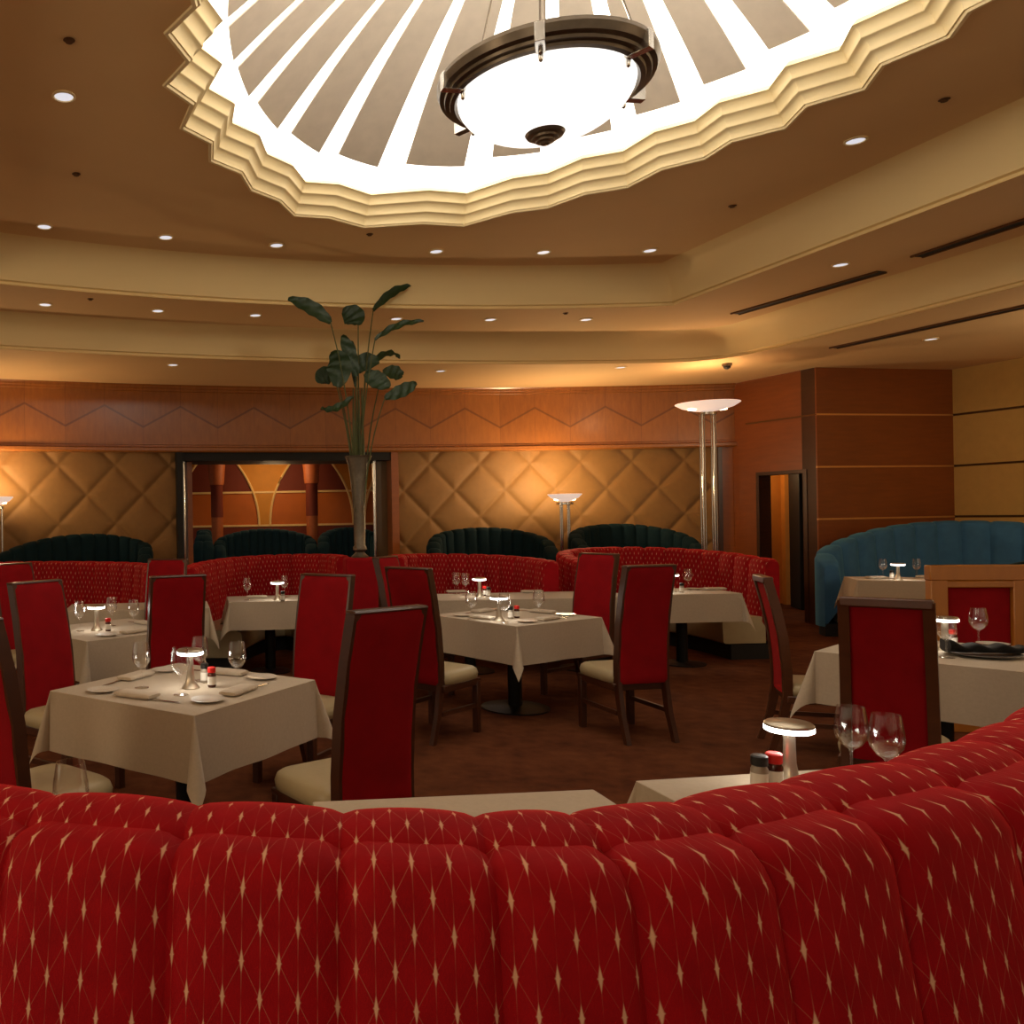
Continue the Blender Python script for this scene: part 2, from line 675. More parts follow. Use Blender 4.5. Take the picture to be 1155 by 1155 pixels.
m = MB()
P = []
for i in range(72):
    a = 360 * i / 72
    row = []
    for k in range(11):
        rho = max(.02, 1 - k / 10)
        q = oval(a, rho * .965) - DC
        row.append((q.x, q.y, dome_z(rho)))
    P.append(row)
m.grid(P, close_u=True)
m.build('glowing_shell', 'dome', dome)['label'] = 'white shell with the cove light built in as glow'
cent = sorted(outs + mir)
nt = len(cent)
for i in range(nt):
    t0 = cent[i][0]
    t1 = cent[(i + 1) % nt][0] + (360 if i == nt - 1 else 0)
    P = []
    for k in range(13):
        rho = .875 - .79 * k / 12
        wgt = .64 + .08 * min(1, max(0, (.85 - rho) / .45))
        row = []
        for j in range(5):
            u = .10 + wgt * j / 4
            q = oval(t0 + (t1 - t0) * u, rho * .965) - DC
            drop = .05 + .045 * (1 - j / 4) * min(1, rho * 1.2)
            row.append((q.x, q.y, dome_z(rho) - drop))
        P.append(row)
    top = [[(x, y, z + .012) for x, y, z in r] for r in P]
    m = MB()
    m.grid(P)
    m.grid(top)
    for A, B in ((P[0], top[0]), (P[-1], top[-1]), ([r[0] for r in P], [r[0] for r in top]), ([r[-1] for r in P], [r[-1] for r in top])):
        m.grid([A, B])
    m.build('dome_fin', 'fin', dome, angle=50)

# chandelier
CH = thing('chandelier', 'bronze ringed bowl chandelier with a glowing white glass bowl under the dome', 'chandelier', (1.79, 4.83, 4.03))
rp = []
for k, (r0, z0) in enumerate(((.60, .05), (.585, .01), (.56, .0), (.555, -.015), (.53, -.02), (.525, -.035), (.50, -.04), (.485, -.02), (.485, .04), (.60, .07))):
    rp.append((r0, z0))
rp.append(rp[0])
m = MB()
m.lathe(rp, 64, caps=False)
ring = m.build('ring', 'bronze', CH, angle=25)
m = MB()
bp = []
for k in range(15):
    a = k / 14 * PI / 2
    bp.append((.485 * cos(a) ** .9 + .0, -.02 - .24 * sin(a) ** 1.15))
bp[-1] = (.02, bp[-1][1])
m.lathe(bp, 48)
m.build('glass_bowl', 'bowl', CH)['label'] = 'glowing white glass bowl'
m = MB()
m.lathe([(.02, .02), (.105, .015), (.11, 0), (.10, -.015), (.075, -.02), (.072, -.032), (.052, -.036), (.05, -.048), (.03, -.052), (.025, -.062), (.004, -.068)], 28, (0, 0, -.255))
m.build('finial', 'bronze', CH, angle=25)
for k in range(6):
    a = math.radians(248 + 60 * k)
    m = MB()
    m.box((.545 * cos(a), .545 * sin(a), .01), (.14, .05, .10), a)
    m.lathe([(.0, -.07), (.012, -.06), (.014, -.03), (.008, 0)], 10, (.49 * cos(a), .49 * sin(a), -.02))
    m.build('clamp', 'chrome', CH, bevel=.006)
    if k in (0, 1, 3, 4):
        m = MB()
        m.tube([(.54 * cos(a), .54 * sin(a), .05), (.14 * cos(a), .14 * sin(a), 1.33)], .006, 6)
        m.build('suspension_rod', 'bronze', CH)
m = MB()
m.lathe([(.02, 0), (.16, .02), (.18, .06), (.10, .10)], 24, (0, 0, 1.31))
m.build('canopy', 'bronze', CH)
light('chandelier_light', 'POINT', (0, 0, .22), 50, (1, .93, .82), .2, CH)

# downlights, sprinklers, vents
def mk_down():
    o = thing('downlight', '', 'ceiling light')
    a = MB()
    a.lathe([(.075, 0), (.078, -.008), (.062, -.012), (.058, -.002)], 20, caps=False)
    a.build('trim_ring', 'rim', o)
    a = MB()
    a.lathe([(.003, -.006), (.058, -.006), (.058, -.001)], 20)
    a.build('lens', 'down', o)
    return o


DN = Proto(mk_down)
dl = [((72, 108), Z3, 'alone at the upper left of the ceiling beside the dome'), ((50, 255), Z3, 'first from the left in the row above the upper cove'),
      ((187, 267), Z3, 'second from the left in the row above the upper cove'), ((312, 276), Z3, 'third from the left in the row above the upper cove'),
      ((492, 283), Z3, 'below the lowest point of the dome rim'), ((613, 284), Z3, 'second from the right in the row above the upper cove'),
      ((733, 282), Z3, 'near the right hand corner of the upper cove'), ((965, 158), Z3, 'alone between the dome rim and the right cove'),
      ((51, 343), Z2, 'first from the left in the middle tier'), ((178, 350), Z2, 'second from the left in the middle tier'),
      ((288, 355), Z2, 'just left of the plant in the middle tier'), ((447, 359), Z2, 'just right of the top plant leaves in the middle tier'),
      ((553, 360), Z2, 'middle tier, halfway between the plant and the room corner'), ((661, 360), Z2, 'faint one in the middle tier near the inner corner'),
      ((948, 298), Z2, 'on the right soffit above the long vent slot'), ((195, 411), Z1, 'lowest tier on the left over the wood band'),
      ((497, 418), Z1, 'lowest tier to the right of the plant'), ((700, 414), Z1, 'lowest tier left of the tall floor lamp'),
      ((1050, 382), Z1, 'lowest tier over the right wood wall')]
for (x, y), z, s in dl:
    p = at(x, y, z)
    DN.put('small round recessed downlight, ' + s, p, group='recessed ceiling downlights')


def mk_sprinkler():
    o = thing('sprinkler', '', 'sprinkler')
    a = MB()
    a.lathe([(.04, 0), (.045, -.006), (.02, -.012), (.012, -.03), (.028, -.034), (.028, -.038), (.003, -.04)], 14)
    a.build('sprinkler_head', 'groove', o).scale = (.75, .75, .4)
    return o


SP = Proto(mk_sprinkler)
for (x, y), z, s in (((78, 45), Z3, 'near the upper left corner'), ((86, 196), Z3, 'left of the dome rim above the downlights'),
                     ((417, 264), Z3, 'just under the lowest dome rim'), ((826, 232), Z3, 'right of the dome near the right cove'),
                     ((1065, 112), Z3, 'at the right beside the dome rim'), ((102, 337), Z2, 'on the middle tier at the left'),
                     ((638, 353), Z2, 'on the middle tier near the inner corner')):
    SP.put('small dark ceiling sprinkler head ' + s, at(x, y, z), group='ceiling sprinklers')
cd = thing('security_camera', 'small grey dome camera on the lowest ceiling tier above the floor lamp', 'camera', at(820, 410, Z1))
m = MB()
m.lathe([(.06, 0), (.06, -.03), (.045, -.035)], 16)
m.build('housing', 'bronze', cd)
m = MB()
m.lathe([(.045, -.035), (.04, -.06), (.02, -.075), (.003, -.08)], 16)
m.build('lens_dome', 'black', cd)


def vent(a, b, z, label):
    A, B = at(*a, z), at(*b, z)
    c, d = (A + B) / 2, B - A
    o = thing('ceiling_vent', label, 'vent', c, math.atan2(d.y, d.x), 'linear ceiling vents')
    q = MB()
    q.box((0, 0, -.004), (d.length, .10, .008))
    q.build('slot', 'black', o)
    q = MB()
    for s in (-1, 1):
        q.box((0, s * .06, -.008), (d.length, .02, .016))
    q.build('vent_frame', 'groove', o)


vent((829, 353.5), (994.5, 306), Z2, 'long dark vent slot in the middle tier on the right, the lower of the two')
vent((1034, 289), (1230, 224), Z2, 'dark vent slot in the middle tier at the right edge, the upper one')
vent((940, 392), (1230, 329), Z1, 'long thin vent slot in the lowest tier over the right walls')

# ------------------------------------------------------------------ floor
m = MB()
m.add([(-9, -3, 0), (15, -3, 0), (15, 18, 0), (-9, 18, 0)], [(0, 1, 2, 3)])
tag(m.build('floor', 'carpet', smooth=False), kind='structure')

# ------------------------------------------------------------------ far wall
wall_far = bpy.data.objects.new('wall_far', None)
COL.objects.link(wall_far)
tag(wall_far, kind='structure')


def warc(x, off=0):
    """point of the far wall arc nearest to plan X, off metres in front"""
    y = WC[1] + math.sqrt(WR * WR - (x - WC[0]) ** 2)
    v = Vector((x - WC[0], y - WC[1]))
    v = v * ((WR - off) / WR)
    return WC[0] + v.x, WC[1] + v.y


def warc_s(x):
    return math.asin((x - WC[0]) / WR) * WR


ZB = 2.58
xs = [-7.4 + (7.65 + 7.4) * i / 90 for i in range(91)]
prof = [(-.22, ZB - .01), (.03, ZB - .01), (.05, ZB + .01), (.05, ZB + .05), (.015, ZB + .07), (.015, ZB + .09), (0, ZB + .10), (0, Z1 - .10),
        (.02, Z1 - .09), (.02, Z1 - .06), (.035, Z1 - .05), (.035, Z1 - .02), (.05, Z1)]
P, U = [], []
for x in xs:
    P.append([(*warc(x, o), z) for o, z in prof])
    U.append([(warc_s(x), z) for o, z in prof])
m = MB()
m.grid(P, U)
m.build('wood_band', 'band', wall_far, angle=30)


def xat(px, off):
    """plan X where the sight line of column px meets the arc set off metres in front of the wall"""
    lo, hi = -7.4, 7.65
    for _ in range(50):
        md = (lo + hi) / 2
        X, Y = warc(md, off)
        z = EYE
        u = PX0 + F * X / Y
        if u < px:
            lo = md
        else:
            hi = md
    return lo


def quilt(x0, x1, off=-.15):
    per, hz = .80, .83
    s0, s1 = warc_s(x0), warc_s(x1)
    nu = int((s1 - s0) / .022)
    P = []
    for i in range(nu + 1):
        s = s0 + (s1 - s0) * i / nu
        x = WC[0] + WR * sin(s / WR)
        row = []
        for j in range(112):
            z = .12 + (ZB - .12) * j / 111
            a = (s - .26) / per + (z - 1.97) / hz
            b = (s - .26) / per - (z - 1.97) / hz
            da, db = abs(a - round(a)), abs(b - round(b))
            e = min(da, db)
            h = .045 * (1 - math.exp(-e / .09))
            row.append((*warc(x, off + h), z))
        P.append(row)
    q = MB()
    q.grid(P)
    return q.build('quilted_panel', 'quilt', wall_far, angle=60)


XL, XR = xat(199, -.1), xat(449, -.1)
quilt(-7.2, XL)
quilt(XR, xat(812, -.1))


def wall_piece(name, mat, x0, x1, o0, o1, z0, z1):
    q = MB()
    n = max(1, int((x1 - x0) / .3))
    P = []
    for i in range(n + 1):
        x = x0 + (x1 - x0) * i / n
        a, b = warc(x, o0), warc(x, o1)
        P.append([(*a, z0), (*a, z1), (*b, z1), (*b, z0), (*a, z0)])
    q.grid(P)
    for E in (P[0], P[-1]):
        q.add(E[:4], [(0, 1, 2, 3)])
    return q.build(name, mat, wall_far, smooth=False)


wall_piece('pilaster', 'wood', xat(812, -.1), 7.64, -.2, -.04, 0, ZB)
wall_piece('pilaster_edge', 'dark_wood', xat(812, -.1) - .06, xat(812, -.1), -.2, .0, 0, ZB)
wall_piece('black_jamb', 'black', XL, xat(205, -.1), -.5, .02, 0, ZB)
wall_piece('wood_jamb', 'wood', xat(212, -.3), xat(217.5, -.3), -.45, -.3, 0, ZB - .08)
wall_piece('wood_jamb', 'wood', xat(441, -.1), XR, -.45, -.04, 0, ZB)
wall_piece('header', 'black', xat(205, -.1), xat(441, -.1), -.9, -.05, ZB - .13, ZB - .01)
for px in (207.5, 423):
    q = MB()
    x = xat(px, -.25)
    q.lathe([(.03, 0), (.03, ZB - .1)], 12, (*warc(x, -.25), 0))
    q.build('metal_pole', 'chrome', wall_far)
wall_piece('tinted_glass', 'frosted', xat(425, -.25), xat(441, -.1), -.30, -.28, .1, ZB - .1)

# ------------------------------------------------------------------ room seen through the opening
yb = 15.2
back = bpy.data.objects.new('wall_back', None)
COL.objects.link(back)
tag(back, kind='structure')
m = MB()
m.box((1.0, yb + .1, 1.6), (7.5, .2, 3.2))
m.build('amber_wall', 'orange', back, smooth=False)


def bx(px):
    return (px - PX0) / F * yb


zm, zl, zt = 2.06, 1.46, 2.75
per = bx(351) - bx(245)
for k in (-1, 0, 1, 2):
    c = bx(298.5) + k * per
    m = MB()
    L, R = [], []
    for i in range(13):
        t = i / 12
        hw = .10 + .52 * (t ** 2.2)
        z = zl + (zt - zl) * t
        L.append((c - hw, yb - .02, z))
        R.append((c + hw, yb - .02, z))
    m.grid([L, R])
    m.grid([[(x, yb, z) for x, y, z in L], L])
    m.grid([R, [(x, yb, z) for x, y, z in R]])
    m.build('gold_funnel', 'gold', back, smooth=False)
    for S in (L, R):
        m = MB()
        m.tube([(x, yb - .03, z) for x, y, z in S], .022, 6)
        m.build('arch_trim', 'cream', back)
    m = MB()
    m.box((c + per / 2, yb - .004, (zm + zt) / 2), (per, .008, zt - zm))
    m.build('maroon_panel', 'maroon', back, smooth=False)
    q = MB()
    cx = bx(245) * 14.6 / yb + k * per * .97
    q.lathe([(.10, 0), (.10, 1.62)], 20, (cx, 14.6, 0))
    q.build('column_base', 'stone', back)
    q = MB()
    q.lathe([(.105, 1.62), (.105, 2.16), (.12, 2.18)], 20, (cx, 14.6, 0))
    q.build('column_shaft', 'maroon', back)
    q = MB()
    q.lathe([(.12, 2.18), (.13, 2.22), (.14, 2.4), (.165, 2.62), (.17, 2.75)], 20, (cx, 14.6, 0))
    q.build('column_capital', 'stone', back)
for z in (zm, zl):
    m = MB()
    m.box((1.0, yb - .015, z), (7.4, .03, .035))
    m.build('cream_rail', 'cream', back, smooth=False)
m = MB()
m.box((1.0, yb - .01, zl / 2), (7.4, .02, zl - .04))
m.build('lower_panel', 'maroon', back, smooth=False)
m = MB()
m.box((1.0, 14.3, 2.85), (7.5, 1.9, .1))
m.build('back_room_ceiling', 'ceiling', back, smooth=False)

# ------------------------------------------------------------------ corner wall with doorway, right walls
def vwall(p, q):
    p, q = Vector(p), Vector(q)
    d = (q - p)
    L = d.length
    d /= L
    nrm = Vector((d.y, -d.x))

    def f(s, o, z):
        w = p + d * s + nrm * o
        return (w.x, w.y, z)
    return f, L


def slab(mb, f, s0, s1, o0, o1, z0, z1):
    vs = [f(s, o, z) for z in (z0, z1) for s, o in ((s0, o0), (s1, o0), (s1, o1), (s0, o1))]
    mb.add(vs, [(3, 2, 1, 0), (4, 5, 6, 7), (0, 1, 5, 4), (1, 2, 6, 5), (2, 3, 7, 6), (3, 0, 4, 7)])
    return mb


wc = bpy.data.objects.new('wall_front', None)
COL.objects.link(wc)
tag(wc, kind='structure')
fA, LA = vwall((7.677, 12.74), (7.969, 11.597))       # receding face with the doorway
ds0, ds1, dz = .22, .96, 2.10
m = MB()
slab(m, fA, -.25, ds0, -.02, -.2, 0, Z1 + .03)
slab(m, fA, ds1, LA, -.02, -.2, 0, Z1 + .03)
slab(m, fA, ds0, ds1, -.02, -.2, dz, Z1 + .03)
m.build('door_wall', 'wall_wood', wc, smooth=False)
m = MB()
slab(m, fA, ds0 - .05, ds0, .0, -.22, 0, dz + .05)
slab(m, fA, ds1, ds1 + .05, .0, -.22, 0, dz + .05)
slab(m, fA, ds0, ds1, .0, -.22, dz, dz + .05)
tag(m.build('door_1', 'dark_wood', smooth=False), kind='structure')
m = MB()
slab(m, fA, 0, LA, 0, -.02, 2.885, 2.905)
m.build('inlay_strip', 'groove', wc, smooth=False)
# lit passage behind the doorway
m = MB()
m.box((8.62, 14.3, 1.3), (1.28, .1, 2.6))
m.box((9.9, 14.1, 1.3), (1.6, .1, 2.6))
tag(m.build('wall_rear', 'lit', smooth=False), kind='structure')
m = MB()
m.add([(7.75, 12.95, 2.55), (8.15, 11.75, 2.55), (9.3, 12.0, 2.55), (9.9, 14.6, 2.55), (7.7, 14.6, 2.55)], [(0, 1, 2, 3, 4)])
tag(m.build('ceiling_rear', 'groove', smooth=False), kind='structure')
cb = thing('cabinet', 'tall dark cabinet standing in the lit passage seen through the doorway', 'cabinet', (9.12, 13.45, 0), -.3)
m = MB()
m.box((0, 0, 1.1), (.46, .5, 2.2))
m.build('body', 'black', cb, bevel=.01)
m = MB()
m.box((0, 0, 2.22), (.50, .54, .04))
m.build('top', 'dark_wood', cb, bevel=.005)

fB, LB = vwall((7.969, 11.597), (10.182, 11.99))
stripes = [.72, 1.45, 2.17, 2.895]
edges = [0] + stripes + [Z1 + .05]
m = MB()
slab(m, fB, 0, LB + .1, -.02, -.25, 0, Z1 + .03)
m.build('wall_core', 'dark_wood', wc, smooth=False)
for a, b in zip(edges[:-1], edges[1:]):
    m = MB()
    slab(m, fB, 0, LB, 0, -.02, a + .012, b - .012)
    m.build('veneer_panel', 'wall_wood', wc, smooth=False)
for z in stripes:
    m = MB()
    slab(m, fB, 0, LB, .004, -.02, z - .012, z + .012)
    m.build('inlay_strip', 'inlay', wc, smooth=False)
wr = bpy.data.objects.new('wall_right', None)
COL.objects.link(wr)
tag(wr, kind='structure')
fC, LC = vwall((10.182, 11.99), (10.182 + .2215 * 14.5, YB))
m = MB()
slab(m, fC, -.2, LC, -.05, -.25, 0, Z1 + .03)
m.build('wall_core', 'groove', wr, smooth=False)
for a, b in zip(edges[:-1], edges[1:]):
    m = MB()
    slab(m, fC, 0, LC, 0, -.05, a + .016, b - .016)
    m.build('fabric_panel', 'cream_wall', wr, smooth=False)
m = MB()
m.box((.3, YB - .1, 1.77), (20, .2, 3.54))

# ------------------------------------------------------------------ booths
def smooth_curve(pts, n=12):
    P = [Vector(p) for p in pts]
    out = []
    for i in range(len(P) - 1):
        p0, p1, p2, p3 = P[max(i - 1, 0)], P[i], P[i + 1], P[min(i + 2, len(P) - 1)]
        for k in range(n):
            t = k / n
            out.append(.5 * ((2 * p1) + (p2 - p0) * t + (2 * p0 - 5 * p1 + 4 * p2 - p3) * t * t + (3 * p1 - p0 - 3 * p2 + p3) * t ** 3))
    out.append(P[-1])
    return out


def resample(pts, n):
    L = [0]
    for a, b in zip(pts[:-1], pts[1:]):
        L.append(L[-1] + (b - a).length)
    out, k = [], 0
    for i in range(n + 1):
        s = L[-1] * i / n
        while k < len(pts) - 2 and L[k + 1] < s:
            k += 1
        t = (s - L[k]) / max(1e-9, L[k + 1] - L[k])
        out.append(pts[k].lerp(pts[k + 1], t))
    return out, L[-1]


def booth(label, pts, mat, zt, chan=.27, side=1, roll=False, seams=None, rake=0.0, seat=True, depth=.47, group=None, bulge=.024, name='banquette'):
    """pts: plan line of the outer face; side=+1 when the seat lies to the left of it"""
    if seams is None:
        dense = smooth_curve(pts)
        _, L = resample(dense, 10)
        n = max(3, round(L / chan))
        NS = 8
        fine, _ = resample(dense, n * NS)
    else:
        n = len(seams) - 1
        NS = 12
        dense = smooth_curve([Vector(s) for s in seams], NS)
        fine = dense
    c0 = sum(fine, Vector((0, 0))) / len(fine)
    o = thing(name, label, 'booth', (c0.x, c0.y, 0), 0, group)
    fine = [p - c0 for p in fine]
    N = len(fine)
    nr = []
    for i in range(N):
        t = (fine[min(i + 1, N - 1)] - fine[max(i - 1, 0)]).normalized()
        nr.append(Vector((-t.y, t.x)) * side)
    S = [0]
    for a, b in zip(fine[:-1], fine[1:]):
        S.append(S[-1] + (b - a).length)
    Z = [zt(s / S[-1]) if callable(zt) else zt for s in S]
    for c in range(n):
        P, U = [], []
        for k in range(NS + 1):
            i = c * NS + k
            u = k / NS
            bl = bulge * (1 - abs(2 * u - 1) ** (3.2 if seams is None else 5))
            zc = Z[i] - .016 * abs(2 * u - 1) ** 7
            th = .15 if not roll else .13
            path = [(-rake * (zc - .12), .12)]
            for q in range(1, 7):
                z = .12 + (zc - .05 - .12) * q / 6
                path.append((-rake * (zc - z), z))
            path += [(.012, zc - .02), (.035, zc - .003), (.06, zc), (th - .04, zc), (th - .012, zc - .02), (th, zc - .05)]
            for q in range(1, 5):
                z = zc - .05 + (.40 - zc + .05) * q / 4
                path.append((th + .05 * (q / 4), z))
            row, ur, ln, prev = [], [], 0, None
            mid = len(path) * .55
            for q, (of, z) in enumerate(path):
                w = bl if q < 9 else -bl
                if q in (9, 10):
                    w = 0
                p = fine[i] + nr[i] * (of - w)
                zz = z + (bl * .12 if 8 <= q <= 11 else 0)
                row.append((p.x, p.y, zz))
                if prev is not None:
                    ln += math.hypot(of - prev[0], z - prev[1])
                prev = (of, z)
                ur.append((S[i], ln))
            top = ur[8][1]
            U.append([(a, b - top) for a, b in ur])
            P.append(row)
        m = MB()
        m.grid(P, U)
        for R, Q in ((P[0], U[0]), (P[-1], U[-1])):
            m.add(R, [list(range(len(R)))], [(.018, -.02)] * len(R))
        m.build('back_panel', mat, o, angle=65)
        if roll:
            P, U = [], []
            for k in range(NS + 1):
                i = c * NS + k
                u = k / NS
                s = .76 + .24 * max(0, sin(PI * u)) ** .5
                row, ur = [], []
                for q in range(17):
                    a = 2 * PI * q / 16
                    p = fine[i] + nr[i] * (.155 - cos(a) * .095 * s)
                    row.append((p.x, p.y, Z[i] - .026 + sin(a) * .056 * s))
                    ur.append((S[i], a * .10))
                P.append(row)
                U.append(ur)
            m = MB()
            m.grid(P, U)
            for R, Q in ((P[0], U[0]), (P[-1], U[-1])):
                m.add(R[:-1], [list(range(16))], Q[:-1])
            m.build('top_roll', mat, o, angle=70)
    if seat:
        def sweep(path, nm, mt):
            P = []
            for i in range(0, N, 2):
                P.append([(*(fine[i] + nr[i] * of), z) for of, z in path])
            q = MB()
            q.grid(P)
            for R in (P[0], P[-1]):
                q.add(R[:-1], [list(range(len(R) - 1))])
            return q.build(nm, mt, o, angle=50)
        a = .16
        sweep([(a, .17), (a, .44), (a + .05, .455), (a + depth - .07, .455), (a + depth - .01, .43), (a + depth, .38), (a + depth - .01, .19), (a + depth - .03, .17), (a, .17)], 'seat', 'leather')
        sweep([(.0, 0), (.0, .16), (a + depth - .09, .16), (a + depth - .09, 0), (.0, 0)], 'plinth', 'black')
    return o


# near banquette: seams measured along its back
zs = 1.06
sm = [(3, 925), (190, 940), (382, 951), (560, 957), (712, 956), (868, 937), (1000, 908), (1132, 880)]
sp = [at(x, y, zs).to_2d() for x, y in sm]
sp = [sp[0] + (sp[0] - sp[1]) * 2.0 + Vector((0, .12)), sp[0] + (sp[0] - sp[1]) * 1.0 + Vector((0, .03))] + sp
sp += [sp[-1] + Vector((.32, .17)), sp[-1] + Vector((.62, .36)), sp[-1] + Vector((.92, .58))]
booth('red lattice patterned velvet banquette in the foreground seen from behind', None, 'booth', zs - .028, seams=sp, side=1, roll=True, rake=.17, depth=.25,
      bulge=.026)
RB = 'red patterned booths along the far side'
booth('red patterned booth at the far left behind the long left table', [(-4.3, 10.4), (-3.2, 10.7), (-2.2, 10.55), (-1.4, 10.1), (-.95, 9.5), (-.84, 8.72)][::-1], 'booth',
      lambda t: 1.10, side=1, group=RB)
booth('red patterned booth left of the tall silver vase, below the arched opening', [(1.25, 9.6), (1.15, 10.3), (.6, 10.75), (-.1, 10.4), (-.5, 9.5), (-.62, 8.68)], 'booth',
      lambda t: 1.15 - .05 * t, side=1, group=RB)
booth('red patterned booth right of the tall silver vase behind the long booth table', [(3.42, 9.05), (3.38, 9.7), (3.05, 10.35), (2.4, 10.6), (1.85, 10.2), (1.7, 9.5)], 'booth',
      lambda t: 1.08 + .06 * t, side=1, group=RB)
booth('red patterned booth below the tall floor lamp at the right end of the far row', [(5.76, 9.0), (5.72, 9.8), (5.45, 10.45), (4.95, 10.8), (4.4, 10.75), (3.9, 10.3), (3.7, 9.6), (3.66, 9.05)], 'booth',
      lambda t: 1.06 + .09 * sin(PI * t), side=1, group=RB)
DB = 'dark teal booths against the quilted wall'


def arch(lo, hi, p=.6):
    return lambda t: lo + (hi - lo) * max(0, sin(PI * t)) ** p


booth('shaded teal arched booth at the left under the gold quilted wall', [(-1.2, 11.1), (-1.25, 11.6), (-1.7, 11.75), (-2.3, 11.5), (-2.9, 11.2), (-3.25, 10.9), (-3.2, 10.8)], 'teal_shaded', arch(.98, 1.42), side=1, group=DB, chan=.2)
booth('shaded teal arched booth left of the small glowing lamp', [(4.45, 11.75), (4.45, 12.2), (4.05, 12.55), (3.4, 12.55), (2.9, 12.4), (2.68, 12.0), (2.68, 11.7)], 'teal_shaded', arch(.98, 1.40), side=1, group=DB, chan=.2)
booth('shaded teal arched booth between the small glowing lamp and the tall floor lamp', [(6.5, 11.7), (6.45, 12.2), (6.0, 12.6), (5.4, 12.65), (5.0, 12.5), (4.78, 12.2), (4.78, 11.7)], 'teal_shaded', arch(.98, 1.42), side=1, group=DB, chan=.2)
AB = 'teal booths in the room beyond the opening'
for x0, x1, s in ((-.75, -.42, 'left, beside the wood jamb'), (-.40, 1.22, 'middle, between the two columns'), (1.26, 2.3, 'right, behind the silver vase')):
    booth('ruffled teal booth back through the opening, ' + s, [(x1, 13.4), (x1 - .08, 13.75), ((x0 + x1) / 2, 13.95), (x0 + .08, 13.75), (x0, 13.4)], 'teal_mid', arch(1.0, 1.42, .5), side=1, group=AB, chan=.14, seat=False)
booth('teal channelled booth wrapping the corner under the right walls', [(10.75, 8.9), (10.55, 10.0), (10.15, 11.0), (9.6, 11.45), (8.8, 11.4), (8.0, 11.15), (7.45, 10.85), (7.28, 10.5)], 'teal',
      lambda t: .90 + .50 * max(0, sin(PI * t)) ** .8, side=1, chan=.34, bulge=.04)
booth('dark teal booth back at the right edge behind the wooden partition', [(6.75, 7.5), (7.3, 7.1), (8.0, 6.95), (8.7, 7.2), (9.2, 7.9)], 'teal_shaded',
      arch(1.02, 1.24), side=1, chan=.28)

# pedestal under the vase
m = MB()
m.box((0, 0, .58), (.34, .30, 1.16))
tag(m.build('booth_divider', 'red', bevel=.03, loc=(1.275, 8.95, 0)), 'plain red upholstered divider post carrying the silver vase', 'divider')

# ------------------------------------------------------------------ tables
TCOUNT = {}


def cloth_mesh(a, b, over, seed=0):
    rnd = random.Random(seed)
    rows = 8
    ring = []            # (edge point, outward dir, length, spike)
    hx, hy = a / 2, b / 2
    cs = [(hx, -hy), (hx, hy), (-hx, hy), (-hx, -hy)]
    nrm = [(1, 0), (0, 1), (-1, 0), (0, -1)]
    for k in range(4):
        p0, p1 = Vector(cs[k]), Vector(cs[(k + 1) % 4])
        n = Vector(nrm[k])
        ns = 18
        ph = rnd.random() * 6
        for i in range(ns + 1):
            t = i / ns
            wv = .5 * sin(t * 13 + ph) + .5 * sin(t * 7.3 + ph * 2)
            env = sin(PI * t) ** .5 if 0 < t < 1 else 0
            ring.append((p0.lerp(p1, t), n, over, .05 + .05 * wv * env))
        a0 = math.atan2(n.y, n.x)
        sk = rnd.uniform(-.18, .18)
        for i in range(1, 10):
            ph_ = PI / 2 * i / 10
            d = Vector((cos(a0 + ph_), sin(a0 + ph_)))
            L = over / max(cos(ph_), sin(ph_))
            s = sin(2 * ph_)
            ring.append((p1, d, L, .06 + .27 * s ** .6 + sk * .25 * s))
    P = []
    for p, d, L, sl in ring:
        row = []
        for j in range(rows + 1):
            t = j / rows
            off = .006 + L * sl * t
            z = -L * t * math.sqrt(max(0, 1 - sl * sl)) - (.003 if j else 0)
            row.append((p.x + d.x * off, p.y + d.y * off, .757 + z))
        P.append(row)
    m = MB()
    m.grid(P, close_u=True)
    m.add([(p.x + d.x * .002, p.y + d.y * .002, .7585) for p, d, L, sl in ring], [list(range(len(ring)))])
    m.add([r[0] for r in P] + [(p.x + d.x * .002, p.y + d.y * .002, .7585) for p, d, L, sl in ring],
          [(i, (i + 1) % len(ring), len(ring) + (i + 1) % len(ring), len(ring) + i) for i in range(len(ring))])
    return m


def table(cx, cy, rot, a, b, where, over=.29, seed=1, back=0.0):
    t = thing('dining_table', 'pedestal dining table under the white cloth, ' + where, 'table', (cx, cy, 0), rot, 'dining tables')
    m = MB()
    m.box((0, 0, .735), (a - .01, b - .01, .035))
    m.build('tabletop', 'dark_wood', t)
    for dx in ((0,) if a < 1.2 else (-a * .3, a * .3)):
        m = MB()
        m.lathe([(.055, .03), (.055, .72)], 16, (dx, back, 0))
        m.build('pedestal', 'black_metal', t)
        m = MB()
        br = min(.27, b * .34)
        m.lathe([(br, 0), (br, .012), (.08, .03)], 24, (dx, back, 0))
        m.build('base_plate', 'black_metal', t)
    c = cloth_mesh(a, b, over, seed).build('tablecloth', 'cloth', angle=60)
    c.location = (cx, cy, 0)
    c.rotation_euler = (0, 0, rot)
    tag(c, 'white tablecloth draped over ' + where, 'tablecloth', 'white tablecloths')
    return Vector((cx, cy)), rot


